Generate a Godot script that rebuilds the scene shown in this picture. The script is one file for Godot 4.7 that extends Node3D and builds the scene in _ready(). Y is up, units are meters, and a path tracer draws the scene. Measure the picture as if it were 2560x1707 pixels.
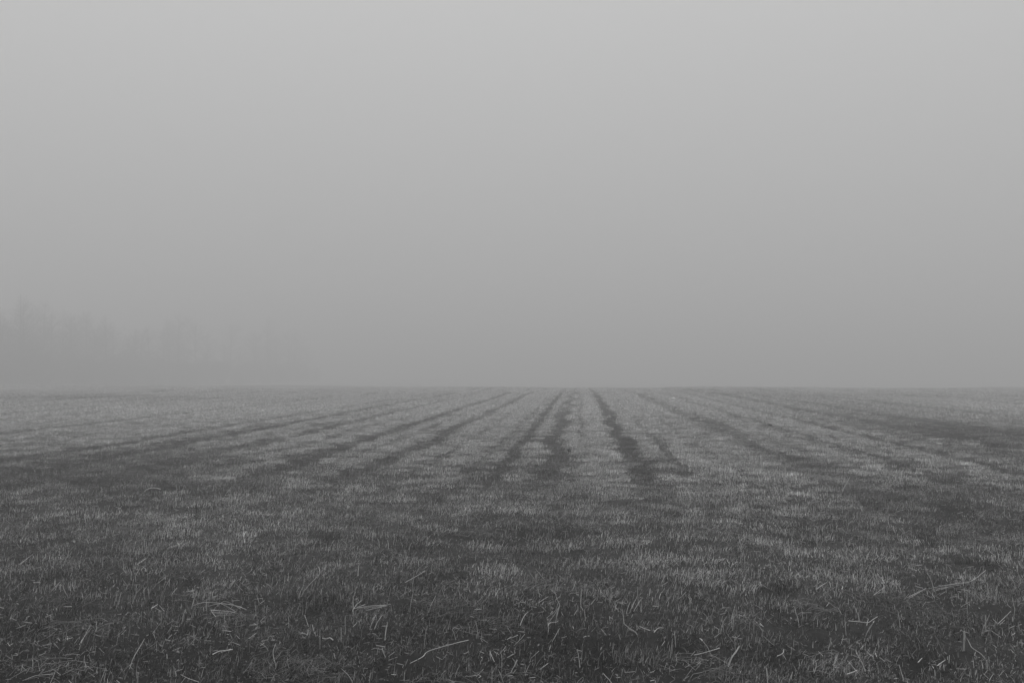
extends Node3D

# A mown stubble field in dense fog, black and white. -Z runs along the drilling rows.
const EYE := Vector3(0, 1.5, 0)
const FOCAL := 1019.0            # pixels of a picture 1024 wide
const VX := 512.0
const VY := 341.0
var cam: Camera3D
var bumps := FastNoiseLite.new()
var swell := FastNoiseLite.new()
var patchy := FastNoiseLite.new()
var fine := FastNoiseLite.new()
var litter := FastNoiseLite.new()
var rng := RandomNumberGenerator.new()
var rows := []                   # ruts and rows: offset at the headland, fan, half width, strength, wobble, broken
var zones := []                  # paler and darker areas: centre x, z, reach x, z, change
var taken := {}
var straw_mat: StandardMaterial3D
var grass_mat: StandardMaterial3D
var dry_mat: StandardMaterial3D


func _ready() -> void:
	rng.seed = 20417
	# ---- camera, sky, light, exposure
	cam = Camera3D.new()
	cam.name = "camera"
	cam.fov = rad_to_deg(2.0 * atan(VY / FOCAL))
	cam.near = 0.05
	cam.far = 3000.0
	cam.position = EYE
	cam.rotation = Vector3(atan(27.4 / FOCAL), atan(68.0 / FOCAL), 0)
	add_child(cam)
	var env := Environment.new()
	env.background_mode = Environment.BG_SKY
	var sky := Sky.new()
	var pan := PanoramaSkyMaterial.new()
	pan.panorama = ImageTexture.create_from_image(sky_image())
	sky.sky_material = pan
	env.sky = sky
	env.tonemap_mode = Environment.TONE_MAPPER_LINEAR
	env.tonemap_exposure = 1.0
	env.fog_enabled = true
	env.fog_density = 0.0102
	env.fog_light_color = Color(0.95, 0.95, 0.95)
	env.sdfgi_enabled = true
	env.ssao_enabled = true
	env.ssil_enabled = true
	var world := WorldEnvironment.new()
	world.name = "world_environment"
	world.environment = env
	add_child(world)
	var sun := DirectionalLight3D.new()
	sun.name = "veiled_sun"
	sun.light_energy = 0.5
	sun.light_angular_distance = 60.0
	sun.light_color = Color(1, 1, 1)
	sun.shadow_enabled = true
	sun.rotation_degrees = Vector3(-52, 172, 0)
	add_child(sun)

	noises()
	materials()
	layout()
	build_ground()
	build_trees()
	build_cover()
	build_straws()
	build_scraps()


func sky_image() -> Image:
	var w := 256
	var h := 128
	var im := Image.create(w, h, false, Image.FORMAT_RGBF)
	for y in h:
		var el := (0.5 - (y + 0.5) / h) * PI
		for x in w:
			# the middle of a panorama looks along -Z
			var az := ((x + 0.5) / w - 0.5) * TAU
			var up := maxf(0.0, sin(el))
			var v := 0.475 + 0.59 * up
			v *= 0.94 + 0.38 * exp(-(az - 0.06) * (az - 0.06) / 0.30) * cos(el)
			im.set_pixel(x, y, Color(v, v, v))
	return im


func noises() -> void:
	var k := 11
	for n in [[bumps, 1.1, 3], [swell, 0.035, 2], [patchy, 0.16, 4], [fine, 1.6, 3], [litter, 0.33, 3]]:
		var f: FastNoiseLite = n[0]
		f.seed = k
		k += 7
		f.noise_type = FastNoiseLite.TYPE_SIMPLEX_SMOOTH
		f.frequency = n[1]
		f.fractal_type = FastNoiseLite.FRACTAL_FBM
		f.fractal_octaves = n[2]


func materials() -> void:
	straw_mat = StandardMaterial3D.new()
	straw_mat.vertex_color_use_as_albedo = true
	straw_mat.cull_mode = BaseMaterial3D.CULL_DISABLED
	straw_mat.roughness = 0.62
	straw_mat.metallic_specular = 0.35
	grass_mat = StandardMaterial3D.new()
	grass_mat.vertex_color_use_as_albedo = true
	grass_mat.roughness = 0.75
	grass_mat.metallic_specular = 0.25
	grass_mat.cull_mode = BaseMaterial3D.CULL_DISABLED
	grass_mat.backlight_enabled = true
	grass_mat.backlight = Color(0.16, 0.16, 0.16)
	dry_mat = grass_mat.duplicate()
	dry_mat.backlight = Color(0.6, 0.6, 0.6)


# ---------------------------------------------------------------- where things lie

func ray(px: float, py: float) -> Vector3:
	# px, py in the photograph's own pixels (2560 wide)
	var d := Vector3((px / 2.5 - VX) / FOCAL, (VY - py / 2.5) / FOCAL, -1.0)
	return cam.transform.basis * d


func spot(px: float, py: float, level := 0.0) -> Vector3:
	var d := ray(px, py)
	return EYE + d * ((level - EYE.y) / d.y)


func layout() -> void:
	# offset, half width, strength, wander, how broken
	rows = [
		[-1.18, 0.19, 1.0, 0.03, 0.0], [-1.62, 0.12, 0.75, 0.05, 0.35], [-0.48, 0.27, 0.9, 0.17, 0.15], [0.96, 0.25, 1.0, 0.12, 0.0],
		[1.58, 0.10, 0.6, 0.10, 0.6], [2.0, 0.10, 0.5, 0.12, 0.7], [2.7, 0.08, 0.4, 0.08, 0.7], [3.5, 0.27, 0.8, 0.12, 0.25], [4.2, 0.10, 0.4, 0.10, 0.6], [5.05, 0.18, 0.85, 0.10, 0.3],
		[6.35, 0.16, 0.8, 0.10, 0.3], [7.3, 0.10, 0.4, 0.1, 0.5], [8.3, 0.22, 0.95, 0.08, 0.15], [9.1, 0.10, 0.4, 0.1, 0.5], [10.0, 0.22, 0.95, 0.08, 0.15], [11.8, 0.14, 0.5, 0.1, 0.4],
		[13.8, 0.22, 0.95, 0.10, 0.15], [15.2, 0.20, 0.85, 0.10, 0.25], [17.0, 0.14, 0.5, 0.15, 0.4], [19.0, 0.25, 0.8, 0.15, 0.2], [21.0, 0.25, 0.7, 0.2, 0.3], [25.0, 0.3, 0.8, 0.2, 0.2], [27.0, 0.3, 0.7, 0.2, 0.2],
		[-2.3, 0.08, 0.35, 0.08, 0.6], [-3.15, 0.25, 0.85, 0.08, 0.15], [-3.8, 0.08, 0.35, 0.08, 0.6], [-4.55, 0.28, 0.9, 0.07, 0.1], [-5.5, 0.10, 0.4, 0.1, 0.5], [-6.5, 0.20, 0.75, 0.12, 0.35], [-7.3, 0.10, 0.35, 0.1, 0.5],
		[-8.1, 0.20, 0.95, 0.08, 0.15], [-9.3, 0.20, 0.85, 0.1, 0.2], [-10.9, 0.12, 0.5, 0.1, 0.5], [-12.0, 0.10, 0.4, 0.1, 0.5], [-13.4, 0.24, 1.0, 0.08, 0.1], [-14.9, 0.15, 0.75, 0.1, 0.35],
		[-17.0, 0.2, 0.5, 0.15, 0.4], [-19.0, 0.3, 0.6, 0.2, 0.3], [-21.5, 0.3, 0.6, 0.2, 0.3], [-25.0, 0.4, 0.6, 0.2, 0.2], [-29.0, 0.5, 0.6, 0.2, 0.2],
	]
	for b in [
		[150, 1180, 430, 60, -0.38], [420, 1225, 170, 22, -0.25], [200, 992, 420, 9, -0.45], [250, 1050, 480, 34, 0.28], [330, 1125, 300, 22, -0.3], [640, 1010, 240, 14, 0.12],
		[60, 1300, 110, 40, 0.30], [170, 1275, 120, 22, 0.15], [330, 1285, 90, 25, 0.22], [590, 1310, 150, 40, 0.25], [760, 1180, 140, 40, 0.10], [700, 1250, 120, 25, -0.1],
		[900, 1255, 120, 20, 0.12], [270, 1395, 130, 16, 0.25], [540, 1420, 90, 25, 0.25], [280, 1385, 60, 10, -0.2], [780, 1340, 90, 16, -0.3], [860, 1360, 60, 14, 0.18],
		[1290, 1260, 70, 30, 0.30], [1420, 1060, 70, 60, 0.10], [1500, 1210, 110, 45, 0.28], [1600, 1240, 60, 16, 0.25], [1330, 1250, 60, 18, -0.2], [1560, 1265, 70, 12, -0.3],
		[1750, 1180, 160, 45, 0.22], [1900, 1190, 90, 30, 0.25], [2110, 1085, 110, 16, 0.2], [2200, 1175, 140, 26, 0.28], [2430, 1170, 90, 22, 0.15], [2150, 1225, 140, 16, -0.3],
		[2330, 1060, 300, 36, -0.28], [2400, 1085, 160, 16, -0.2], [2350, 1260, 260, 40, -0.30], [2500, 1330, 120, 40, -0.2], [1960, 1310, 120, 20, -0.2], [1340, 1335, 110, 20, -0.15],
		[1050, 1330, 140, 24, 0.08], [1240, 1430, 70, 22, 0.30], [1310, 1435, 70, 26, 0.22], [1180, 1480, 90, 16, 0.2], [1040, 1500, 60, 10, 0.3], [2230, 1420, 100, 16, 0.15],
		[2420, 1450, 120, 14, 0.22], [1480, 1250, 420, 70, 0.08], [2480, 1010, 300, 10, 0.12], [1750, 1000, 200, 14, 0.15], [2150, 1012, 200, 10, -0.12], [2200, 985, 420, 5, -0.2],
		[760, 1645, 70, 14, 0.2], [560, 1525, 45, 12, 0.35], [2440, 1620, 60, 10, 0.25], [2530, 1600, 50, 14, 0.15], [1760, 1370, 80, 12, 0.15], [1640, 1390, 90, 10, 0.2],
		[620, 1015, 500, 9, 0.25], [700, 985, 400, 6, 0.2], [1450, 1010, 260, 30, 0.12], [1330, 1070, 60, 40, 0.12], [1500, 1080, 40, 40, 0.12], [1090, 1430, 40, 10, -0.35], [1150, 1445, 30, 10, -0.3], [1420, 1390, 60, 12, -0.3], [1720, 1490, 60, 12, -0.35], [1990, 1630, 90, 14, -0.35], [830, 1610, 60, 14, -0.35],
	]:
		var c := spot(b[0], b[1])
		var far := spot(b[0], maxf(962.0, b[1] - b[3]))
		var near := spot(b[0], b[1] + b[3])
		var depth := -c.z
		zones.append([c.x, c.z, b[2] / 2.5 / FOCAL * depth, clampf((near.z - far.z) * 0.5, 0.08, 60.0), b[4]])


# how much dry stubble stands there: 0 short dark grass or bare rut, 1 pale standing stubble
func pale(x: float, z: float) -> float:
	var d := maxf(0.5, -z)
	var p := 0.60
	if x > 0:
		p -= 0.24 * smoothstep(5.6, 7.0, x) * (1.0 - smoothstep(13.0, 15.0, x))
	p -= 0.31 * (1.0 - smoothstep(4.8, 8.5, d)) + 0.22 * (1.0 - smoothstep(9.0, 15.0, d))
	for q in zones:
		var u = (x - q[0]) / q[2]
		var v = (z - q[1]) / q[3]
		var s = u * u + v * v
		if s < 5.0:
			p += q[4] * exp(-s * 1.1) * lerpf(0.65, 1.0, smoothstep(9.0, 18.0, d))
	p += 0.20 * patchy.get_noise_2d(x * 1.6, z * 0.5) + 0.20 * fine.get_noise_2d(x * 0.9, z * 0.3) * (1.0 - 0.5 * smoothstep(20.0, 60.0, d))
	p += 0.22 * fine.get_noise_2d(x * 1.6 + 17.0, z * 0.55) * (1.0 - smoothstep(12.0, 22.0, d))
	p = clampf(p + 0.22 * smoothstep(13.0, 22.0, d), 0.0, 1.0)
	return p * (1.0 - 0.95 * ruts(x, d) * smoothstep(10.5, 15.5, d))


func wood_edge(d: float) -> float:
	return -106.0 + 0.09 * (d - 150.0)


func ruts(x: float, d: float) -> float:
	# fine drill rows all over the field, then the ruts and swaths that show one by one
	var drill := cos(TAU * (x + 0.10 * patchy.get_noise_2d(x * 0.5, d * 0.5)) / 0.78)
	var r := 0.75 * smoothstep(0.35, 0.95, drill) * clampf(0.8 + 1.3 * patchy.get_noise_2d(x * 1.7 + 31.0, d * 0.25), 0.0, 1.0)
	for t in rows:
		var c: float = t[0]
		var w: float = t[1] * (1.0 + 0.35 * smoothstep(5.0, 9.0, absf(t[0])))
		if absf(x - c) > w * 3.0 + 0.6:
			continue
		c += t[3] * 2.4 * patchy.get_noise_2d(t[0] * 37.0, d * 1.15)
		var e := absf(x - c) / w
		if e < 2.2:
			var s: float = t[2] * (1.0 - smoothstep(0.65, 1.45, e + 0.4 * fine.get_noise_2d(x * 1.5, d * 0.7)))
			if t[4] > 0.0:
				s *= clampf(1.0 - t[4] + 2.2 * t[4] * (0.5 + patchy.get_noise_2d(t[0] * 91.0 + 400.0, d * 0.5)), 0.0, 1.0)
			r = maxf(r, s)
	return r


func land(x: float, z: float) -> float:
	var d := sqrt(x * x + z * z)
	var y := (0.046 * bumps.get_noise_2d(x, z) + 0.05 * patchy.get_noise_2d(x * 2.0, z * 2.0) * smoothstep(1.0, 6.0, d)) * (1.0 - 0.8 * smoothstep(12.0, 40.0, d))
	y += 0.20 * swell.get_noise_2d(x, z) * smoothstep(25.0, 90.0, d)
	y -= 0.055 * ruts(x, maxf(0.5, -z)) * smoothstep(9.0, 16.0, d) if z < -2.0 else 0.0
	# the field arches over a low crest about a hundred metres out
	var out := maxf(0.0, -z - 45.0)
	var fall := 0.00013 * out * out if out < 95.0 else 1.173 + 0.0247 * (out - 95.0)
	y -= minf(fall, 3.6) * (1.0 - 0.3 * smoothstep(15.0, 60.0, -x))
	return y


# ---------------------------------------------------------------- naming

func put(o: Node3D, called: String, label: String, category := "", group := "", kind := "") -> void:
	o.name = numbered(called)
	add_child(o, true)
	o.set_meta("label", label)
	if category:
		o.set_meta("category", category)
	if group:
		o.set_meta("group", group)
	if kind:
		o.set_meta("kind", kind)


func numbered(called: String) -> String:
	var n: int = taken.get(called, 0)
	taken[called] = n + 1
	return called if n == 0 else "%s_%03d" % [called, n]


func begin() -> SurfaceTool:
	var st := SurfaceTool.new()
	st.begin(Mesh.PRIMITIVE_TRIANGLES)
	return st


func mesh_of(st: SurfaceTool, m: Material) -> MeshInstance3D:
	st.generate_normals()
	var o := MeshInstance3D.new()
	o.mesh = st.commit()
	o.material_override = m
	return o


func grey(v: float) -> Color:
	return Color(v, v, v)


# ---------------------------------------------------------------- the ground

func build_ground() -> void:
	var angles := PackedFloat32Array()
	var a := -PI
	while a < PI - 0.0001:
		angles.append(a)
		a += 0.0028 if absf(a) < 0.62 else 0.075
	var radii := PackedFloat32Array()
	var r := 0.6
	while r < 900.0:
		radii.append(r)
		r *= 1.020 if r > 3.5 and r < 260.0 else 1.09
	var st := begin()
	st.set_smooth_group(0)
	var n := angles.size()
	st.set_color(grey(0.08))
	st.add_vertex(Vector3(0, land(0, 0), 0))
	for q in radii:
		for b in angles:
			var x := sin(b) * q
			var z := -cos(b) * q
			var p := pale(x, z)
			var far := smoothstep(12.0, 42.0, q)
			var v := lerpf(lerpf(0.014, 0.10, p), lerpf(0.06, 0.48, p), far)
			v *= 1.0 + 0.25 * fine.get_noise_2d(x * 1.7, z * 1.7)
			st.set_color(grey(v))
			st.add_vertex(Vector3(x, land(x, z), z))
	for k in n:
		st.add_index(0)
		st.add_index(1 + k)
		st.add_index(1 + (k + 1) % n)
	for j in radii.size() - 1:
		for k in n:
			var i00 := 1 + j * n + k
			var i01 := 1 + j * n + (k + 1) % n
			var i10 := i00 + n
			var i11 := i01 + n
			for i in [i00, i10, i11, i00, i11, i01]:
				st.add_index(i)
	var m := StandardMaterial3D.new()
	m.vertex_color_use_as_albedo = true
	m.roughness = 0.95
	m.metallic_specular = 0.2
	var nt := NoiseTexture2D.new()
	nt.width = 512
	nt.height = 512
	nt.seamless = true
	var fn := FastNoiseLite.new()
	fn.seed = 5
	fn.frequency = 0.03
	fn.fractal_octaves = 5
	nt.noise = fn
	var ramp := Gradient.new()
	ramp.set_color(0, Color(0.55, 0.55, 0.55))
	ramp.set_color(1, Color(1, 1, 1))
	nt.color_ramp = ramp
	m.albedo_texture = nt
	m.uv1_triplanar = true
	m.uv1_world_triplanar = true
	m.uv1_scale = Vector3(0.9, 0.9, 0.9)
	var o := mesh_of(st, m)
	put(o, "ground", "dark bare soil and thatch under the grass of the field", "", "", "structure")


# ---------------------------------------------------------------- blades and stalks

# a flat blade of three lengths, bending over as it goes
func blade(st: SurfaceTool, at: Vector3, heading: float, long: float, wide: float, lean: float, bend: float, tone: float) -> void:
	var side := Vector3(cos(heading), 0, -sin(heading)) * wide * 0.5
	var fwd := Vector3(sin(heading), 0, cos(heading))
	var p := at
	var l := lean
	var last := side
	st.set_color(grey(tone))
	for i in 3:
		var q := p + (fwd * sin(l) + Vector3.UP * cos(l)) * long / 3.0
		var s: Vector3 = side * [0.85, 0.55, 0.0][i]
		if i < 2:
			for v in [p - last, q - s, q + s, p - last, q + s, p + last]:
				st.add_vertex(v)
		else:
			for v in [p - last, q, p + last]:
				st.add_vertex(v)
		p = q
		last = s
		l += bend / 3.0


# a straight cut stalk: three thin sides
func stalk(st: SurfaceTool, a: Vector3, b: Vector3, wide: float, tone: float) -> void:
	var along := (b - a).normalized()
	var u := along.cross(Vector3(0.31, 0.2, 0.93)).normalized() * wide * 0.55
	var w := along.cross(u).normalized() * wide * 0.55
	var ring := []
	for k in 3:
		var c := TAU * k / 3.0
		ring.append(u * cos(c) + w * sin(c))
	st.set_color(grey(tone))
	for k in 3:
		var r0: Vector3 = ring[k]
		var r1: Vector3 = ring[(k + 1) % 3]
		for v in [a + r0, b + r0 * 0.85, b + r1 * 0.85, a + r0, b + r1 * 0.85, a + r1]:
			st.add_vertex(v)


func disc(reach: float) -> Vector3:
	var c := rng.randf() * TAU
	var r := sqrt(rng.randf()) * reach
	return Vector3(cos(c) * r, 0, sin(c) * r)


func sward_patch(reach: float, count: int, wide: float, low: float, high: float, tone: float) -> Mesh:
	var st := begin()
	for i in count:
		var dead := rng.randf() < 0.17
		var t := tone * pow(rng.randf_range(0.45, 1.3), 1.4) * (5.0 if dead else 1.0)
		var wilt := rng.randf() < 0.55
		blade(st, disc(reach) - Vector3(0, 0.01, 0), rng.randf() * TAU, rng.randf_range(low, high), wide * rng.randf_range(0.7, 1.3),
			rng.randf_range(0.8, 1.5) if wilt else absf(rng.randfn(0, 0.6)), rng.randf_range(0.2, 1.5), t)
	return finish(st)


func stubble_patch(reach: float, count: int, wide: float, low: float, high: float, tone: float) -> Mesh:
	var st := begin()
	for i in count:
		var at := disc(reach) - Vector3(0, 0.015, 0)
		var lean := absf(rng.randfn(0.12, 0.34))
		var turn := PI * 0.5 + rng.randfn(0, 1.1)
		var long := rng.randf_range(low, high)
		var t := tone * (0.18 + 1.4 * pow(rng.randf(), 1.8))
		if rng.randf() < 0.55:
			stalk(st, at, at + Vector3(sin(turn) * sin(lean), cos(lean), cos(turn) * sin(lean)) * long, wide * rng.randf_range(0.7, 1.2), t)
		else:
			blade(st, at, turn, long * rng.randf_range(0.8, 1.25), wide * rng.randf_range(0.8, 1.5), lean, rng.randf_range(0.0, 0.9), t)
	return finish(st)


func litter_patch(reach: float, count: int, wide: float, tone: float, spread: float) -> Mesh:
	var st := begin()
	for i in count:
		var at := disc(reach) + Vector3(0, rng.randf_range(0.012, 0.055), 0)
		var turn := rng.randfn(0, spread)
		var rise := rng.randfn(0.06, 0.10)
		var half := Vector3(cos(turn) * cos(rise), sin(rise), sin(turn) * cos(rise)) * rng.randf_range(0.025, 0.095)
		var sag := Vector3(rng.randf_range(-0.01, 0.01), rng.randf_range(0.0, 0.02), rng.randf_range(-0.015, 0.015))
		var t := tone * rng.randf_range(0.4, 1.35)
		var wd := wide * rng.randf_range(0.6, 1.2)
		stalk(st, at - half, at + sag, wd, t)
		stalk(st, at + sag, at + half, wd * 0.85, t)
	return finish(st)


func finish(st: SurfaceTool) -> Mesh:
	st.generate_normals()
	return st.commit()


# one MultiMesh of many copies of a patch: [place, turn, scale sideways, scale up, tone]
func scatter(called: String, label: String, m: Mesh, mat: Material, where: Array) -> void:
	if where.is_empty():
		return
	var mm := MultiMesh.new()
	mm.transform_format = MultiMesh.TRANSFORM_3D
	mm.use_colors = true
	mm.mesh = m
	mm.instance_count = where.size()
	for i in where.size():
		var w: Array = where[i]
		var b := Basis(Vector3.UP, w[1]).scaled(Vector3(w[2], w[3], w[2]))
		mm.set_instance_transform(i, Transform3D(b, w[0]))
		mm.set_instance_color(i, grey(w[4]))
	var o := MultiMeshInstance3D.new()
	o.multimesh = mm
	o.material_override = mat
	put(o, called, label, "grass", "", "stuff")


# points of a jittered grid over what the camera sees between two distances, and a margin beside it
func field(near: float, far: float, step: float) -> PackedVector2Array:
	var out := PackedVector2Array()
	var d := near
	while d < far:
		var half := d * 0.60 + 1.5 + step
		var x := -half
		while x < half:
			out.append(Vector2(x + rng.randf_range(-0.6, 0.6) * step - d * 0.067, -(d + rng.randf_range(-0.6, 0.6) * step)))
			x += step
		d += step
	return out


func build_cover() -> void:
	# near: every blade has its own width
	var sward := []
	var short_sward := []
	for i in 6:
		sward.append(sward_patch(0.17, 260, 0.0030, 0.018, 0.055, 0.050))
	for i in 3:
		short_sward.append(sward_patch(0.17, 200, 0.0032, 0.012, 0.036, 0.035))
	var stub := []
	for i in 8:
		stub.append(stubble_patch(0.15, 100, 0.0029, 0.02, 0.072, 0.84))
	var thin := []
	for i in 6:
		thin.append(stubble_patch(0.17, 36, 0.0030, 0.02, 0.085, 0.80))
	var lay := []
	for i in 5:
		lay.append(litter_patch(0.20, 40, 0.0022, 0.32, [0.4, 0.6, 1.0, 1.6, 1.6][i]))
	var a := []
	var few := [[], [], [], [], [], []]
	var b := []
	var c := []
	var e := []
	for i in 8:
		a.append([])
		b.append([])
		c.append([])
		e.append([])
	for p in field(3.6, 36.0, 0.155):
		if rng.randf() < smoothstep(25.0, 36.0, -p.y):
			continue
		var q := pale(p.x, p.y)
		var y := land(p.x, p.y)
		var hollow := fine.get_noise_2d(p.x * 1.5 + 90.0, p.y * 1.5)
		var tone := clampf(0.95 + 0.9 * patchy.get_noise_2d(p.x * 3.0 - 60.0, p.y * 3.0) + 0.5 * fine.get_noise_2d(p.x * 2.2, p.y * 2.2 - 50.0) + rng.randfn(0, 0.12), 0.3, 1.9)
		var grown := clampf(1.0 + 0.9 * fine.get_noise_2d(p.x * 1.3 - 20.0, p.y * 1.3 + 70.0), 0.45, 1.5)
		var place := Vector3(p.x, y, p.y)
		if hollow > -0.42 and rng.randf() > q * 0.7:
			if q < 0.2 and rng.randf() < 0.6:
				e[rng.randi() % 3].append([place, rng.randf() * TAU, 1.0, rng.randf_range(0.7, 1.2), tone])
			else:
				a[rng.randi() % 6].append([place, rng.randf() * TAU, 1.0, rng.randf_range(0.7, 1.1) * grown * lerpf(1.0, 0.7, q), tone])
		var dense := q * lerpf(0.62, 1.2, smoothstep(9.0, 18.0, -p.y))
		var turn := rng.randf_range(-0.7, 0.7) if p.x < 2.0 + p.y * 0.067 else rng.randf() * TAU
		if rng.randf() < (0.9 if p.y > -10.5 else lerpf(0.2, 0.9, smoothstep(0.04, 0.35, q))) and hollow > -0.34:
			few[rng.randi() % 6].append([place, turn, 1.0, rng.randf_range(0.35, 0.85) * grown, lerpf(0.45, 1.05, smoothstep(0.05, 0.6, q)) * rng.randf_range(0.7, 1.2)])
		if rng.randf() < dense and hollow > -0.30:
			var h := rng.randf_range(0.5, 1.0) * lerpf(0.7, 1.05, q)
			b[rng.randi() % 8].append([place, turn, 1.0, h, lerpf(0.50, 1.2, smoothstep(0.0, 0.6, q)) * rng.randf_range(0.75, 1.15)])
		var l := litter.get_noise_2d(p.x, p.y * 1.3)
		if rng.randf() < 0.03 + 0.40 * maxf(0.0, l - 0.22):
			c[rng.randi() % 5].append([place, rng.randfn(0.3, 0.45) + 1.6 * swell.get_noise_2d(p.x * 9.0, p.y * 9.0), 1.0, rng.randf_range(0.7, 1.3), rng.randf_range(0.45, 1.05)])
	for i in 6:
		scatter("grass", "short dark grass covering the near part of the field", sward[i], grass_mat, a[i])
	for i in 3:
		scatter("grass", "short dark grass covering the near part of the field", short_sward[i], grass_mat, e[i])
	for i in 8:
		scatter("stubble", "pale dry cut stubble standing among the near grass", stub[i], dry_mat, b[i])
	for i in 6:
		scatter("stubble", "thin scattered dry stubble standing in the dark near grass", thin[i], dry_mat, few[i])
	for i in 5:
		scatter("straw_litter", "thin dry straw lying matted on the near grass", lay[i], straw_mat, c[i])

	# middle: wider clumps
	var zone := 0
	for z in [[25.0, 82.0, 0.27, 0.0068, 60, 52], [58.0, 165.0, 0.46, 0.0125, 62, 60]]:
		var mid_sward := []
		var mid_stub := []
		for i in 4:
			mid_sward.append(sward_patch(z[2] * 0.95, z[4], z[3] * 1.2, 0.025, 0.075, 0.060))
			mid_stub.append(stubble_patch(z[2] * 0.62, z[5], z[3], 0.04, 0.115, 0.86))
		var f := [[], [], [], []]
		var g := [[], [], [], []]
		for p in field(z[0], z[1], z[2]):
			var share: float = smoothstep(25.0, 36.0, -p.y) * (1.0 - smoothstep(58.0, 82.0, -p.y)) if zone == 0 else smoothstep(58.0, 82.0, -p.y) * (1.0 - smoothstep(140.0, 165.0, -p.y))
			if rng.randf() > share:
				continue
			var q := pale(p.x, p.y)
			var place := Vector3(p.x, land(p.x, p.y), p.y)
			var tone := clampf(0.9 + 0.4 * patchy.get_noise_2d(p.x * 2.0 - 60.0, p.y * 2.0) + rng.randfn(0, 0.08), 0.4, 1.4)
			if rng.randf() > q * 0.95:
				f[rng.randi() % 4].append([place, rng.randf() * TAU, 1.0, rng.randf_range(0.5, 1.0) * lerpf(1.0, 0.6, q), tone])
			if rng.randf() < q * 1.3 - 0.04:
				g[rng.randi() % 4].append([place, rng.randf() * TAU, rng.randf_range(0.8, 1.0), rng.randf_range(0.6, 1.0), lerpf(0.75, 1.15, q) * rng.randf_range(0.85, 1.1)])
		for i in 4:
			scatter("grass", ["dark grass between the stubble rows in the middle of the field", "dark grass between the stubble rows far out on the field"][zone], mid_sward[i], grass_mat, f[i])
			scatter("stubble", ["pale stubble rows in the middle of the field", "pale stubble rows far out on the field"][zone], mid_stub[i], dry_mat, g[i])
		zone += 1

	# far: what still shows through the fog
	var far_stub := []
	for i in 3:
		far_stub.append(stubble_patch(1.2, 150, 0.026, 0.05, 0.13, 0.80))
	var h2 := [[], [], []]
	for p in field(140.0, 230.0, 1.6):
		if rng.randf() > smoothstep(140.0, 165.0, -p.y):
			continue
		var q := pale(p.x, p.y)
		if rng.randf() < q * 1.2:
			h2[rng.randi() % 3].append([Vector3(p.x, land(p.x, p.y), p.y), rng.randf() * TAU, 1.0, rng.randf_range(0.6, 1.0), lerpf(0.75, 1.1, q)])
	for i in 3:
		scatter("stubble", "farthest stubble fading into the fog", far_stub[i], dry_mat, h2[i])

	# stalks that stand or lie loose here and there, thicker and paler than the rest
	var loose := []
	for i in 4:
		var st := begin()
		for k in 3:
			var at := disc(0.16) + Vector3(0, 0.0, 0)
			var lean := absf(rng.randfn(0.1, 0.5))
			var turn := rng.randf() * TAU
			var dir := Vector3(sin(turn) * sin(lean), cos(lean), cos(turn) * sin(lean))
			var m := at + dir * rng.randf_range(0.03, 0.075)
			stalk(st, at, m, 0.0030, 0.62)
			stalk(st, m, m + (dir + Vector3(rng.randfn(0, 0.12), 0, rng.randfn(0, 0.12))).normalized() * rng.randf_range(0.01, 0.045), 0.0028, 0.68)
		loose.append(finish(st))
	var lw := [[], [], [], []]
	for p in field(3.8, 26.0, 0.42):
		if rng.randf() < 0.45:
			lw[rng.randi() % 4].append([Vector3(p.x, land(p.x, p.y), p.y), rng.randf() * TAU, 1.0, rng.randf_range(0.75, 1.15), rng.randf_range(0.5, 1.25)])
	for i in 4:
		scatter("loose_stubble", "scattered pale stalks standing above the near grass", loose[i], straw_mat, lw[i])

	# short broken bits of straw lying every way
	var bits := []
	for i in 4:
		var st := begin()
		for k in 22:
			var at := disc(0.34) + Vector3(0, rng.randf_range(0.008, 0.05), 0)
			var dir := Vector3(rng.randfn(0, 1), rng.randfn(0.15, 0.45), rng.randfn(0, 1)).normalized() * rng.randf_range(0.008, 0.028)
			stalk(st, at - dir, at + dir, rng.randf_range(0.0022, 0.0042), 0.25 + 0.5 * rng.randf())
		bits.append(finish(st))
	var bw := [[], [], [], []]
	for p in field(3.6, 20.0, 0.40):
		if rng.randf() < 0.5:
			bw[rng.randi() % 4].append([Vector3(p.x, land(p.x, p.y), p.y), rng.randf() * TAU, 1.0, 1.0, rng.randf_range(0.4, 0.85)])
	for i in 4:
		scatter("straw_bits", "short broken bits of straw strewn through the near grass", bits[i], straw_mat, bw[i])

	# crumbs of dead leaf and soil between the blades
	var crumbs := []
	for i in 4:
		var st := begin()
		for k in 70:
			var at := disc(0.3) + Vector3(0, rng.randf_range(0.004, 0.03), 0)
			var u := Vector3(rng.randfn(0, 1), rng.randfn(0, 0.5), rng.randfn(0, 1)).normalized() * rng.randf_range(0.004, 0.016)
			var v := u.cross(Vector3(rng.randfn(0, 0.5), 1, rng.randfn(0, 0.5))).normalized() * rng.randf_range(0.002, 0.007)
			var fold := Vector3(0, rng.randf_range(0.0, 0.005), 0)
			st.set_color(grey(0.015 + 0.2 * pow(rng.randf(), 2.2)))
			for q in [at - u, at + v, at + fold, at + fold, at + v, at + u, at - u, at + fold, at - v, at + fold, at + u, at - v]:
				st.add_vertex(q)
		crumbs.append(finish(st))
	var cw := [[], [], [], []]
	for p in field(3.6, 16.0, 0.36):
		cw[rng.randi() % 4].append([Vector3(p.x, land(p.x, p.y), p.y), rng.randf() * TAU, 1.0, 1.0, rng.randf_range(0.6, 1.2)])
	for i in 4:
		scatter("leaf_litter", "crumbs of dead leaf and soil between the near grass blades", crumbs[i], grass_mat, cw[i])

	# darker tussocks
	var tuss := []
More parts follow.
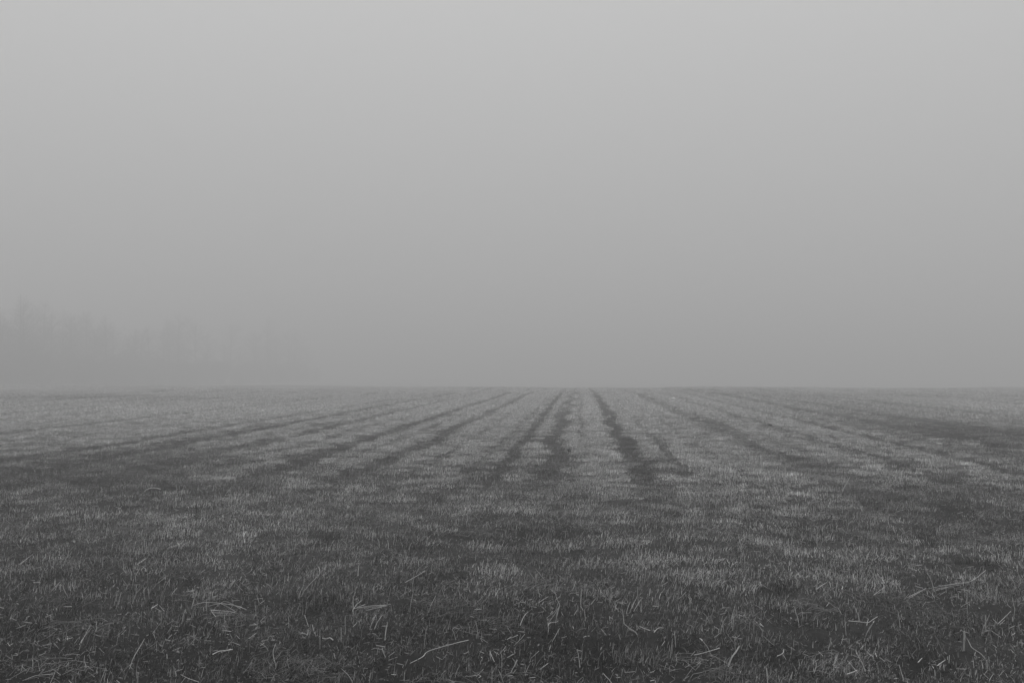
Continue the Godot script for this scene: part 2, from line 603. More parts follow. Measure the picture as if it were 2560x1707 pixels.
	for i in 3:
		tuss.append(sward_patch(0.12, 260, 0.0032, 0.03, 0.085, 0.022))
	var tw := [[], [], []]
	for p in field(3.8, 24.0, 0.42):
		var v := patchy.get_noise_2d(p.x * 3.0 + 200.0, p.y * 3.0)
		if v > 0.12 and rng.randf() < 0.6:
			tw[rng.randi() % 3].append([Vector3(p.x, land(p.x, p.y), p.y), rng.randf() * TAU, rng.randf_range(0.8, 1.6), rng.randf_range(0.6, 0.95), rng.randf_range(0.7, 1.3)])
	for i in 3:
		scatter("tussock_grass", "darker soft tufts of grass in the near field", tuss[i], grass_mat, tw[i])


# ---------------------------------------------------------------- trees in the fog

func limb(st: SurfaceTool, a: Vector3, b: Vector3, ra: float, rb: float, sides := 6) -> void:
	var along := (b - a).normalized()
	var u := along.cross(Vector3(0.3, 0.1, 0.9)).normalized()
	var w := along.cross(u).normalized()
	for k in sides:
		var c0 := TAU * k / sides
		var c1 := TAU * (k + 1) / sides
		var r0 := u * cos(c0) + w * sin(c0)
		var r1 := u * cos(c1) + w * sin(c1)
		for v in [a + r0 * ra, b + r0 * rb, b + r1 * rb, a + r0 * ra, b + r1 * rb, a + r1 * ra]:
			st.add_vertex(v)


# a bare winter tree: limbs and a mist of thin twigs
func build_tree(tall: float, reach: float, peak: float, faces: int, twig := 1.0) -> Node3D:
	var wood := begin()
	var twigs := begin()
	wood.set_color(grey(0.05))
	var p := Vector3(0, -0.4, 0)
	var steps := 7
	for i in steps:
		var q := p + Vector3(rng.randfn(0, 0.12), (tall + 0.2) / steps, rng.randfn(0, 0.12))
		limb(wood, p, q, 0.011 * tall * (1.0 - float(i) / steps) + 0.03, 0.011 * tall * (1.0 - float(i + 1) / steps) + 0.02, 8)
		p = q
	var limbs := 44
	for i in limbs:
		var f := (i + rng.randf()) / limbs
		var y := tall * lerpf(0.10, 0.92, f)
		var wide := reach * (0.55 + 0.45 * smoothstep(0.0, peak, f)) * sqrt(clampf((1.04 - f) / (1.04 - peak), 0.0, 1.0)) * rng.randf_range(0.5, 1.25)
		var c := i * 2.399 + rng.randfn(0, 0.3)
		var tip := Vector3(cos(c) * wide, y + wide * rng.randf_range(0.1, 0.9), sin(c) * wide)
		var root := Vector3(0, y * 0.94, 0)
		limb(wood, root, tip, 0.02 + 0.010 * wide, 0.008, 4)
		for k in int(faces * lerpf(1.35, 0.30, f)):
			var t := root.lerp(tip, sqrt(rng.randf())) + Vector3(rng.randfn(0, 0.2), rng.randfn(0.1, 0.2), rng.randfn(0, 0.2)) * (0.6 + wide * 0.6)
			var s := (Vector3(rng.randfn(0, 0.8), rng.randfn(0.4, 0.8), rng.randfn(0, 0.8)) + (tip - root) * 0.15).normalized() * rng.randf_range(0.15, 0.45)
			var n := s.cross(Vector3(rng.randfn(0, 1), rng.randfn(0, 1), rng.randfn(0, 1))).normalized() * rng.randf_range(0.010, 0.028) * twig
			twigs.set_color(grey(rng.randf_range(0.03, 0.08)))
			for v in [t - s, t + n, t + s, t - s, t + s, t - n]:
				twigs.add_vertex(v)
	var bark := StandardMaterial3D.new()
	bark.vertex_color_use_as_albedo = true
	bark.roughness = 0.95
	var leaf := StandardMaterial3D.new()
	leaf.vertex_color_use_as_albedo = true
	leaf.roughness = 0.9
	leaf.cull_mode = BaseMaterial3D.CULL_DISABLED
	var t := Node3D.new()
	var w := mesh_of(wood, bark)
	w.name = "trunk"
	t.add_child(w)
	var c := mesh_of(twigs, leaf)
	c.name = "crown"
	t.add_child(c)
	return t


func build_trees() -> void:
	var kinds := [build_tree(17.0, 5.0, 0.36, 100), build_tree(15.0, 5.0, 0.42, 100), build_tree(18.5, 4.6, 0.30, 100), build_tree(12.5, 4.6, 0.40, 100), build_tree(6.5, 3.8, 0.40, 110, 1.6)]
	var d := 118.0
	while d < 345.0:
		for row in (4 if d < 240.0 else 2):
			var dd := d + rng.randf_range(-1.6, 1.6)
			var x := wood_edge(dd) - row * 6.0 + rng.randfn(0, 1.6)
			var t: Node3D = kinds[rng.randi() % 4].duplicate()
			t.position = Vector3(x, land(x, -dd), -dd)
			t.rotation.y = rng.randf() * TAU
			var s := rng.randf_range(0.70, 1.10)
			t.scale = Vector3(s, s, s)
			put(t, "tree", "dim tree of the wood fading into fog beyond the left edge of the field", "tree", "trees dissolving in the fog on the left")
			if row < 2 or rng.randf() < 0.3:
				var b: Node3D = kinds[4].duplicate()
				b.position = Vector3(x + 2.6, land(x + 2.6, -dd - 1.5) - 0.9, -dd - 1.5)
				b.rotation.y = rng.randf() * TAU
				s = rng.randf_range(0.7, 1.3)
				b.scale = Vector3(s, s * 0.9, s)
				put(b, "bush", "low dim bush at the foot of the fog-hidden trees on the left", "bush", "bushes at the foot of the trees in the fog")
		d += rng.randf_range(3.2, 5.0) * (1.0 + maxf(0.0, d - 170.0) / 70.0)
	for k in kinds:
		k.free()


# ---------------------------------------------------------------- straws one can pick out

# a tube along points, thick in metres at start and end, flattened by flat (1 round)
func tube(st: SurfaceTool, pts: Array, r0: float, r1: float, tone: float, flat := 1.0, nodes := true) -> void:
	var path := Curve3D.new()
	path.bake_interval = 0.012
	for i in pts.size():
		var h := Vector3.ZERO
		if i > 0 and i < pts.size() - 1:
			h = (pts[i + 1] - pts[i - 1]) * 0.16
		path.add_point(pts[i], -h, h)
	var line := path.get_baked_points()
	var n := line.size()
	var sides := 7
	var rings := []
	var tones := []
	for i in n:
		var along: Vector3 = (line[mini(i + 1, n - 1)] - line[maxi(i - 1, 0)]).normalized()
		var u: Vector3 = along.cross(EYE - line[i]).normalized()
		var w: Vector3 = along.cross(u).normalized()
		var f := float(i) / maxf(1.0, n - 1)
		var r := lerpf(r0, r1, f)
		var t := minf(0.85, tone * 1.3) * (0.88 + 0.22 * sin(f * 9.0 + tone * 40.0) * 0.5 + rng.randf_range(-0.07, 0.07))
		if nodes and (absf(f - 0.36) < 0.03 or absf(f - 0.78) < 0.025):
			r *= 1.3
			t *= 0.7
		var ring := []
		for k in sides:
			var c := TAU * k / sides
			ring.append(line[i] + u * cos(c) * r + w * sin(c) * r * flat)
		rings.append(ring)
		tones.append(t)
	for i in n - 1:
		for k in sides:
			var k2 := (k + 1) % sides
			for v in [[i, k], [i + 1, k2], [i + 1, k], [i, k], [i, k2], [i + 1, k2]]:
				st.set_color(grey(tones[v[0]]))
				st.add_vertex(rings[v[0]][v[1]])
	for e in [0, n - 1]:
		st.set_color(grey(tones[e] * 0.8))
		for k in sides:
			var k2 := (k + 1) % sides
			var tri := [line[e], rings[e][k], rings[e][k2]] if e == 0 else [line[e], rings[e][k2], rings[e][k]]
			for v in tri:
				st.add_vertex(v)


# points of the photograph that stand in the upright plane through the last of them, which is where the stalk enters the grass
func upright(px: Array, lean := 0.0, foot: Array = []) -> Array:
	var base: Array = foot if foot else px[-1]
	var at := spot(base[0], base[1], 0.045)
	var facing := Vector3(at.x, 0, at.z).normalized()
	var out := []
	for q in px:
		var r := ray(q[0], q[1])
		var t := at.dot(facing) / r.dot(facing)
		var p := EYE + r * t
		var up := p.y - at.y
		var slant := up * lean
		out.append(EYE + r * (t + slant / r.dot(facing)))
	if foot.is_empty():
		var dir: Vector3 = (out[-1] - out[-2]).normalized()
		dir = (dir + Vector3(0, -0.6, 0)).normalized()
		out.append(out[-1] + dir * 0.05)
	return out


func lying(px: Array, high := 0.05) -> Array:
	var out := []
	for q in px:
		out.append(spot(q[0], q[1], high + land(spot(q[0], q[1]).x, spot(q[0], q[1]).z)))
	return out


func straw(called: String, label: String, category: String, pts: Array, thick: float, tone: float, flat := 1.0, taper := 0.75, group := "straws one can pick out in the grass") -> MeshInstance3D:
	var st := begin()
	tube(st, pts, thick * taper * 0.54, thick * 0.54, tone, flat)
	var o := mesh_of(st, straw_mat)
	put(o, called, label, category, group)
	return o


# a thing of several stalks: [[name, points, thick, tone, flat], ...]
func sheaf(called: String, label: String, category: String, parts: Array, group := "straws one can pick out in the grass") -> void:
	var o := Node3D.new()
	var at: Vector3 = parts[0][1][-1]
	o.position = at
	put(o, called, label, category, group)
	for p in parts:
		var st := begin()
		var local := []
		for v in p[1]:
			local.append(v)
		tube(st, local, p[2] * 0.4, p[2] * 0.54, p[3], p[4] if p.size() > 4 else 1.0)
		var m := mesh_of(st, straw_mat)
		m.position = -at
		m.name = p[0]
		o.add_child(m, true)


func build_straws() -> void:
	var S := 0.42
	# --- left of the field
	sheaf("straw_heap", "small heap of pale straws arched over dark grass, left of centre", "straw heap", [
		["stalk", upright([[489, 1509], [513, 1504], [550, 1506], [589, 1512], [616, 1522]], 0.1, [560, 1532]), 0.0030, 0.5],
		["stalk", upright([[550, 1506], [569, 1515], [589, 1527]], 0.0, [560, 1532]), 0.0028, 0.48],
		["stalk", upright([[519, 1514], [555, 1507], [605, 1516]], 0.3, [560, 1532]), 0.0026, 0.45],
		["stalk", upright([[542, 1514], [558, 1502], [574, 1505], [601, 1520]], -0.1, [560, 1530]), 0.0024, 0.46],
		["stalk", lying([[529, 1523], [560, 1525], [588, 1529]], 0.06), 0.0030, 0.48],
		["stalk", lying([[532, 1522], [562, 1526]], 0.055), 0.0026, 0.42],
		["stalk", lying([[536, 1532], [580, 1531]], 0.05), 0.0024, 0.42],
		["stalk", lying([[540, 1536], [586, 1535]], 0.05), 0.0024, 0.38],
		["stalk", lying([[528, 1529], [572, 1528]], 0.055), 0.0022, 0.42],
		["stalk", lying([[528, 1523], [533, 1532], [540, 1540]], 0.05), 0.0030, 0.46],
	])
	straw("bent_stalk", "thick pale bent stalk lying near the bottom edge, below the heap of arched straws", "straw", lying([[531, 1634], [548, 1626], [565, 1624], [582, 1621]], 0.06), 0.0045, 0.48)
	straw("leaning_straw", "straw leaning back to the left, alone in dark grass at the left", "straw", upright([[154, 1455], [162, 1477], [170, 1490]]), 0.0030, S)
	straw("slanted_straw", "straw slanting up to the right, left of the heap of arched straws", "straw", upright([[227, 1558], [216, 1580], [204, 1603]], 0.5), 0.0030, S)
	straw("slanted_straw", "long straw slanting up to the right, lower left, nearest the bent thick stalk", "straw", upright([[362, 1594], [348, 1618], [333, 1644]], 0.5), 0.0036, S)
	straw("short_stub", "short upright pale stub before a dark hollow in the lower left corner", "stubble stalk", upright([[82, 1635], [82, 1656]]), 0.0036, S)
	straw("lying_straw", "pale straw lying at a slant near the left edge above the leaning straw", "straw", lying([[79, 1386], [49, 1409]]), 0.0030, S)
	straw("lying_straw", "short pale straw lying slantwise beside the long thin kinked stem", "straw", lying([[365, 1394], [343, 1409]]), 0.0036, 0.5)
	straw("lying_straw", "short thick straw lying slantwise, left of the heap of arched straws", "straw", lying([[394, 1509], [378, 1519]], 0.06), 0.0038, 0.5)
	straw("kinked_stem", "long thin stem kinked in the middle and leaning left, above the heap of arched straws", "straw", upright([[388, 1390], [401, 1420], [416, 1439]]), 0.0022, 0.36)
	sheaf("crossed_straws", "two upright straws crossing, bottom edge at the left", "straws", [
		["stalk", upright([[264, 1666], [260, 1680], [255, 1692]]), 0.0028, 0.42],
		["stalk", upright([[259, 1678], [260, 1693]]), 0.0028, 0.38],
	])
	straw("slanted_straw", "straw slanting right on the bottom edge, left of the two crossing straws", "straw", upright([[139, 1673], [133, 1690], [127, 1703]]), 0.0030, S)
	straw("lying_straw", "straw curving down to the right over a dark hollow at the bottom edge", "straw", lying([[452, 1684], [472, 1694], [498, 1703]], 0.06), 0.0028, 0.36)
	straw("curved_stalk", "white stalk arched flat over a dark hollow, farthest bright stalk at the left", "straw", upright([[361, 1227], [369, 1221], [383, 1218], [402, 1221]], 0.0, [383, 1230]), 0.0065, 0.62)
	sheaf("weed_stem", "tall thin dark weed stem with short side twigs standing in pale stubble at the left", "weed", [
		["stem", upright([[489, 1240], [491, 1272], [490, 1302], [490, 1324]]), 0.0045, 0.015],
		["twig", upright([[498, 1274], [494, 1277], [491, 1281]], 0.0, [490, 1324]), 0.0032, 0.015],
		["twig", upright([[486, 1286], [490, 1292]], 0.0, [490, 1324]), 0.0030, 0.015],
	], "dark dead weeds")
	straw("weed_stem", "shorter thin dark weed stem just right of the tall one", "weed", upright([[515, 1272], [516, 1294], [518, 1316]]), 0.0032, 0.02, 1.0, 0.6, "dark dead weeds")
	straw("slanted_straw", "small straw slanting right in dark grass, up and right of the tall dark weed", "straw", upright([[580, 1213], [574, 1222], [567, 1231]], 0.5), 0.0050, S)
	straw("short_stub", "upright pale stub at the very left edge, below the lying slanted straw", "stubble stalk", upright([[25, 1420], [26, 1436]]), 0.0042, 0.4)
	straw("slanted_straw", "pale straw slanting right, left of the lone leaning straw, beside dark grass", "straw", upright([[108, 1424], [100, 1450]], 0.3), 0.0030, 0.38)
	straw("short_stub", "first of two short upright stubs right of the lone leaning straw", "stubble stalk", upright([[227, 1475], [226, 1486]]), 0.0036, 0.42)
	straw("short_stub", "second of two short upright stubs right of the lone leaning straw", "stubble stalk", upright([[241, 1474], [240, 1487]]), 0.0036, 0.42)
	straw("slanted_straw", "bright straw slanting right, between the two short stubs and the heap of arched straws", "straw", upright([[303, 1478], [299, 1496]], 0.2), 0.0032, 0.46)
	straw("leaning_leaf", "broad pale dry leaf leaning right, just above the heap of arched straws", "dry leaf", upright([[493, 1474], [489, 1488], [484, 1500]], 0.2), 0.0050, 0.36, 0.3)
	straw("slanted_straw", "pale straw slanting right, standing up from the left end of the arched heap", "straw", upright([[464, 1520], [459, 1535]], 0.3), 0.0034, 0.40)
	# --- centre left
	straw("curved_stalk", "white curved stalk standing like a bow near the bottom, left of centre", "straw", upright([[690, 1606], [683, 1626], [685, 1645], [688, 1655]]), 0.0034, 0.55)
	straw("curved_stalk", "tall white stalk curving up beside a flat bundle of straws", "straw", upright([[888, 1478], [883, 1496], [883, 1516]]), 0.0040, 0.55)
	straw("lying_straw", "short thick white stalk leaning right, between the tall white stalk and the bundle", "straw", upright([[904, 1499], [898, 1504], [890, 1511]], 0.6), 0.0044, 0.52)
	sheaf("straw_bundle", "flat bundle of pale straws lying side by side, middle of the left half", "straws", [
		["stalk", lying([[886, 1519], [925, 1513], [964, 1511]], 0.06), 0.0034, 0.50],
		["stalk", lying([[893, 1516], [913, 1509]], 0.065), 0.0036, 0.5],
		["stalk", lying([[900, 1518], [960, 1514]], 0.055), 0.0028, 0.46],
		["stalk", lying([[915, 1524], [968, 1512]], 0.06), 0.0028, 0.46],
		["stalk", lying([[920, 1514], [975, 1509]], 0.055), 0.0026, 0.42],
	])
	straw("short_stub", "straight upright pale stub below the flat bundle of straws", "stubble stalk", upright([[863, 1538], [863, 1561]]), 0.0032, 0.46)
	straw("short_stub", "small thick stub left of and below the straight one under the bundle", "stubble stalk", upright([[853, 1566], [853, 1580]]), 0.0038, 0.42)
	straw("broken_stalk", "thick white broken stalk standing in straw below the flat bundle", "stubble stalk", upright([[969, 1553], [967, 1564], [965, 1575]]), 0.0048, 0.55)
	straw("slanted_straw", "bright straw slanting right, just left of the thick white broken stalk", "straw", upright([[956, 1535], [949, 1545], [942, 1556]], 0.4), 0.0034, 0.5)
	straw("slanted_straw", "straw slanting right, second left of the thick white broken stalk", "straw", upright([[941, 1533], [935, 1545], [929, 1557]], 0.4), 0.0030, 0.42)
	straw("long_stem", "long jointed stem lying slantwise towards a small dark tuft, right of the thick broken stalk", "straw", lying([[1025, 1656], [1056, 1640], [1073, 1625], [1138, 1606], [1172, 1598]], 0.06), 0.0034, 0.44)
	sheaf("stub_pair", "dark stub and pale thin stub standing side by side, below centre", "stubble stalks", [
		["dark_stub", upright([[1071, 1563], [1070, 1584]]), 0.0046, 0.02],
		["pale_stub", upright([[1066, 1568], [1064, 1582], [1062, 1597]]), 0.0030, 0.36],
	])
	straw("crumpled_leaf", "crumpled pale dry leaf on a dark tuft, left of the thick broken stalk", "dry leaf", lying([[806, 1593], [816, 1595], [824, 1592], [833, 1598]], 0.075), 0.0060, 0.36, 0.4)
	straw("short_stub", "tiny white tipped stub standing above the flat bundle of straws", "stubble stalk", upright([[897, 1411], [896, 1420]]), 0.0050, 0.60)
	straw("hooked_stem", "small pale stem bent over like a hook, just below centre", "straw", upright([[1145, 1569], [1136, 1567], [1131, 1572], [1134, 1578]]), 0.0028, 0.44)
	straw("leaning_straw", "thin straw leaning left, right of the small hooked stem", "straw", upright([[1189, 1549], [1192, 1564], [1194, 1579]]), 0.0028, 0.42)
	straw("short_stub", "tall thin upright stub on the bottom edge below the hooked stem", "stubble stalk", upright([[1230, 1662], [1230, 1699]]), 0.0030, 0.40)
	straw("long_stem", "thin stem bowing down to the right on the bottom edge, left of centre", "straw", upright([[852, 1668], [871, 1686], [881, 1703]]), 0.0026, 0.42)
	straw("short_stub", "thin upright stub just left of the crumpled pale leaf", "stubble stalk", upright([[800, 1570], [800, 1597]]), 0.0028, 0.40)
	straw("leaning_straw", "short bright straw leaning left, bottom edge, right of the tall thin stub", "straw", upright([[1245, 1671], [1252, 1685]]), 0.0032, 0.44)
	straw("long_stem", "very long thin straw leaning right across dark grass, above the flat bundle", "straw", upright([[820, 1409], [792, 1440], [762, 1473]], 0.8), 0.0028, 0.40)
	straw("long_stem", "long thin straw lying slantwise right, above and right of the flat bundle", "straw", lying([[1064, 1425], [1038, 1440], [1013, 1454]], 0.07), 0.0032, 0.42)
	straw("slanted_straw", "thin straw standing crosswise over the long one lying right of the bundle", "straw", upright([[1035, 1424], [1034, 1442], [1032, 1458]]), 0.0030, 0.40)
	straw("slanted_straw", "tall thin straw below the two that cross, right of the flat bundle", "straw", upright([[1035, 1470], [1031, 1488], [1027, 1508]]), 0.0030, 0.42)
	straw("slanted_straw", "straw slanting right under the farther of the small dark tufts near centre", "straw", upright([[1090, 1486], [1084, 1498], [1078, 1510]], 0.3), 0.0030, 0.44)
	# --- centre right
	sheaf("broken_plant", "tall broken dry plant with kinked stem and drooping leaves, right of centre", "dry plant", [
		["stem", upright([[1388, 1478], [1392, 1495], [1399, 1510], [1396, 1524], [1391, 1543]]), 0.0034, 0.45],
		["leaf", upright([[1399, 1512], [1390, 1528], [1374, 1551]], 0.0, [1391, 1543]), 0.0030, 0.46, 0.5],
		["leaf", upright([[1394, 1510], [1387, 1526], [1366, 1543]], 0.2, [1391, 1543]), 0.0024, 0.38, 0.5],
		["leaf", upright([[1399, 1514], [1393, 1530], [1390, 1550]], 0.2, [1391, 1543]), 0.0030, 0.44, 0.4],
		["twig", upright([[1402, 1487], [1396, 1492], [1390, 1497]], 0.0, [1391, 1543]), 0.0028, 0.44],
		["leaf", lying([[1397, 1549], [1390, 1553], [1375, 1555], [1371, 1562]], 0.06), 0.0028, 0.44, 0.6],
		["twig", upright([[1372, 1545], [1373, 1552], [1371, 1558]], 0.0, [1371, 1560]), 0.0022, 0.42],
	])
	sheaf("dark_stick", "black stick with a pale straw continuing its line, left of the tall broken plant", "stick", [
		["stick", lying([[1338, 1507], [1331, 1517], [1322, 1528]], 0.07), 0.0050, 0.012],
		["straw", lying([[1371, 1489], [1360, 1496], [1346, 1505]], 0.075), 0.0030, 0.40],
		["straw", lying([[1330, 1521], [1312, 1536], [1300, 1562]], 0.06), 0.0028, 0.40],
	])
	straw("short_stub", "bright straight upright stub, right of the tall broken plant", "stubble stalk", upright([[1454, 1468], [1453, 1484], [1452, 1504]]), 0.0038, 0.58)
	straw("short_stub", "upright stub below and right of the bright straight one", "stubble stalk", upright([[1461, 1521], [1462, 1532], [1463, 1541]]), 0.0036, 0.48)
	straw("bent_stalk", "tall stalk rising then bent sharply down to the right, like an L", "straw", upright([[1556, 1520], [1559, 1544], [1561, 1557], [1572, 1567], [1587, 1577]]), 0.0038, 0.45)
	straw("lying_straw", "pale straw lying down to the right, just right of the L shaped stalk", "straw", lying([[1598, 1563], [1611, 1569], [1625, 1574]], 0.06), 0.0036, 0.44)
	straw("elbow_straw", "straw bent at an elbow with a level tip, right of the L shaped stalk", "straw", lying([[1660, 1568], [1646, 1568], [1635, 1579]], 0.065), 0.0030, 0.48)
	sheaf("parallel_straws", "three parallel straws slanting right above the L shaped stalk", "straws", [
		["stalk", upright([[1602, 1496], [1594, 1510], [1585, 1525]], 0.3), 0.0034, 0.44],
		["stalk", upright([[1595, 1485], [1588, 1499], [1581, 1511]], 0.3), 0.0034, 0.42],
		["stalk", upright([[1576, 1502], [1573, 1509], [1570, 1516]], 0.3), 0.0034, 0.46],
	])
	straw("crumpled_leaf", "small crumpled pale leaf beside a dark hollow, right of the three parallel straws", "dry leaf", lying([[1667, 1491], [1672, 1493], [1678, 1488]], 0.075), 0.0070, 0.28, 0.4)
	straw("short_stub", "short white ended straw lying level, right of the three parallel straws", "straw", lying([[1631, 1513], [1637, 1513], [1646, 1514]], 0.07), 0.0036, 0.58)
	sheaf("headed_stalk", "stalk leaning left with a swollen white tip, lower right of centre", "straw", [
		["stalk", upright([[1755, 1598], [1762, 1607], [1769, 1616]]), 0.0030, 0.42],
		["tip", upright([[1749, 1593], [1752, 1596], [1756, 1599]], 0.0, [1769, 1616]), 0.0056, 0.62],
	])
	straw("leaf_strip", "broad pale leaf strip slanting right, bottom right of centre", "dry leaf", upright([[1849, 1612], [1841, 1626], [1830, 1641]], 0.4), 0.0072, 0.44, 0.25, 0.9)
	straw("lying_straw", "long jointed straw lying slightly slanted, left of the broad leaf strip", "straw", lying([[1735, 1635], [1759, 1630], [1799, 1618]], 0.06), 0.0036, 0.46)
	straw("short_stub", "upper of two stubs leaning together, left of the stalk with swollen tip", "stubble stalk", upright([[1685, 1574], [1687, 1586], [1688, 1596]]), 0.0038, 0.46)
	straw("short_stub", "lower of two stubs leaning together, left of the stalk with swollen tip", "stubble stalk", upright([[1681, 1594], [1680, 1608], [1678, 1621]]), 0.0034, 0.46)
	straw("leaning_straw", "thick pale straw leaning left on the bottom edge, under the level leaf tuft", "straw", upright([[1507, 1680], [1516, 1690], [1526, 1701]]), 0.0042, 0.50)
	straw("leaning_straw", "short pale straw leaning left, above the thick one on the bottom edge", "straw", upright([[1443, 1620], [1445, 1630], [1447, 1641]]), 0.0034, 0.48)
	sheaf("forked_straw", "small straw forked like a V, above the broad leaf strip", "straw", [
		["stalk", upright([[1805, 1544], [1807, 1557]]), 0.0028, 0.42],
		["stalk", upright([[1815, 1543], [1810, 1549], [1807, 1557]]), 0.0030, 0.46],
	])
	sheaf("stub_pair", "two upright pale stubs close together, right of the V forked straw", "stubble stalks", [
		["stub", upright([[1835, 1531], [1833, 1553]]), 0.0028, 0.44],
		["stub", upright([[1831, 1533], [1829, 1550]]), 0.0026, 0.40],
	])
	straw("leaf_strip", "broad pale strip standing on the bottom edge, left of the X crossed straws", "dry leaf", upright([[1916, 1667], [1918, 1685], [1919, 1703]]), 0.0052, 0.48, 0.4)
	sheaf("forked_straw", "straight stub with a second straw branching right, above the V forked straw", "straw", [
		["stalk", upright([[1747, 1413], [1748, 1432], [1748, 1450]]), 0.0036, 0.46],
		["stalk", upright([[1762, 1424], [1756, 1431], [1752, 1437]]), 0.0032, 0.44],
	])
	straw("leaning_straw", "thick straw leaning left, left of the tall broken plant near the straw mat", "straw", upright([[1338, 1419], [1350, 1434], [1361, 1447]]), 0.0030, 0.42)
	straw("slanted_straw", "pale straw at the top of a row of three, above the tall broken plant", "straw", upright([[1384, 1351], [1391, 1362], [1398, 1375]]), 0.0034, 0.40)
	straw("leaning_straw", "thin long straw leaning left beside pale stubble, above the three parallel straws", "straw", upright([[1561, 1336], [1567, 1352], [1572, 1364]]), 0.0032, 0.36)
	straw("slanted_straw", "short pale straw slanting right with a thin dark stem under it, far right of centre", "straw", upright([[1739, 1353], [1735, 1362], [1730, 1374]], 0.2), 0.0038, 0.42)
	straw("kinked_stem", "pale kinked stem with a bright top, below a small husk tuft on the right", "straw", upright([[1858, 1373], [1861, 1392], [1862, 1412]]), 0.0034, 0.44)
	sheaf("husk_tuft", "small tuft of pale pointed husks standing beside a dark hole on the right", "dry leaves", [
		["leaf", upright([[1850, 1348], [1852, 1362]]), 0.0048, 0.42, 0.4],
		["leaf", upright([[1843, 1354], [1848, 1363]]), 0.0040, 0.40, 0.4],
		["leaf", upright([[1858, 1352], [1854, 1363]]), 0.0040, 0.40, 0.4],
	])
	# --- right
	sheaf("jointed_stalk", "stalk with a thick pale joint, bent up to the right, right side", "straw", [
		["stalk", upright([[2187, 1435], [2175, 1448], [2166, 1460], [2163, 1467], [2164, 1478]]), 0.0036, 0.42],
		["joint", upright([[2166, 1463], [2162, 1467]], 0.0, [2164, 1478]), 0.0070, 0.44],
	])
	straw("lying_straw", "pale straw lying slantwise right of the stalk with the thick joint", "straw", lying([[2206, 1470], [2197, 1476], [2184, 1486]], 0.06), 0.0032, 0.46)
	sheaf("headed_stalk", "pale stalk with a round white tip, under an elbowed straw on the right", "straw", [
		["stalk", upright([[2183, 1555], [2177, 1565], [2169, 1577]], 0.3), 0.0048, 0.26],
		["tip", upright([[2186, 1550], [2183, 1554]], 0.3, [2169, 1577]), 0.0052, 0.60],
	])
	straw("elbow_straw", "straw lying level then rising right at an elbow, on the right", "straw", lying([[2195, 1539], [2183, 1546], [2170, 1554], [2145, 1552], [2121, 1550]], 0.065), 0.0034, 0.46)
	sheaf("straw_bundle", "long bundle of straws lying slantwise across the grass near the right edge", "straws", [
		["stalk", lying([[2268, 1492], [2290, 1481], [2315, 1469]], 0.07), 0.0036, 0.42],
		["stalk", lying([[2272, 1494], [2300, 1478]], 0.06), 0.0030, 0.38],
		["stalk", lying([[2320, 1470], [2380, 1458], [2425, 1452], [2464, 1424]], 0.07), 0.0034, 0.42],
		["stalk", lying([[2330, 1472], [2400, 1460]], 0.06), 0.0030, 0.42],
		["stalk", lying([[2350, 1464], [2410, 1455]], 0.06), 0.0030, 0.40],
		["stalk", lying([[2335, 1476], [2370, 1466]], 0.06), 0.0026, 0.40],
	])
	sheaf("leaf_strip", "broad split pale stub with a thin straw leaning off its top, near the right edge", "stubble stalk", [
		["stub", upright([[2492, 1473], [2491, 1486], [2490, 1500]]), 0.0085, 0.30, 0.5],
		["straw", upright([[2498, 1455], [2494, 1464], [2489, 1474]], 0.0, [2490, 1500]), 0.0032, 0.46],
	])
	sheaf("broken_stalk", "short thick cut stub with a straw crossing its foot, right, below the broad split stub", "stubble stalk", [
		["stub", upright([[2464, 1535], [2464, 1551]]), 0.0085, 0.34, 0.6],
		["straw", upright([[2474, 1534], [2466, 1552], [2459, 1567]], 0.1), 0.0030, 0.40],
	])
	straw("broken_stalk", "thick upright cut stalk, widest of the field, lower right", "stubble stalk", upright([[2411, 1577], [2411, 1595], [2410, 1612]]), 0.0092, 0.32, 0.7, 1.0)
	straw("leaning_straw", "bright stalk falling to the right from beside the thickest cut stalk", "straw", upright([[2418, 1594], [2424, 1606], [2431, 1618], [2453, 1633]]), 0.0040, 0.48)
	sheaf("crossed_straws", "bright straws crossed like an X near the bottom edge on the right", "straws", [
		["stalk", upright([[2141, 1628], [2149, 1644], [2158, 1661]]), 0.0040, 0.50],
		["stalk", upright([[2127, 1634], [2138, 1638], [2149, 1643]], 0.0, [2158, 1661]), 0.0028, 0.42],
		["stalk", upright([[2148, 1622], [2150, 1634], [2150, 1643]], 0.0, [2158, 1661]), 0.0028, 0.40],
	])
	sheaf("star_weed", "small pale dry weed branching like a star, left of the broad split stub", "dry plant", [
		["stem", upright([[2418, 1490], [2418, 1508], [2418, 1520]]), 0.0024, 0.42],
		["twig", upright([[2402, 1516], [2410, 1510], [2418, 1506]], 0.0, [2418, 1520]), 0.0028, 0.48],
		["twig", upright([[2425, 1512], [2418, 1506]], 0.0, [2418, 1520]), 0.0028, 0.48],
		["twig", upright([[2424, 1502], [2418, 1506]], 0.0, [2418, 1520]), 0.0026, 0.46],
		["twig", upright([[2424, 1502], [2424, 1510]], 0.0, [2418, 1520]), 0.0024, 0.42],
	])
	straw("leaning_straw", "left one of two bright straws leaning left, left of the elbowed straw", "straw", upright([[1987, 1517], [1990, 1531], [1994, 1543]]), 0.0036, 0.48)
	straw("leaning_straw", "right one of two bright straws leaning left, left of the elbowed straw", "straw", upright([[2003, 1514], [2005, 1526], [2006, 1535]]), 0.0032, 0.42)
	straw("leaning_straw", "bright straw leaning left just above the elbowed straw", "straw", upright([[2136, 1513], [2140, 1524], [2145, 1535]]), 0.0038, 0.50)
	straw("leaning_straw", "thin straw leaning left, right of the straw with the round white tip", "straw", upright([[2244, 1524], [2246, 1534], [2248, 1545]]), 0.0034, 0.44)
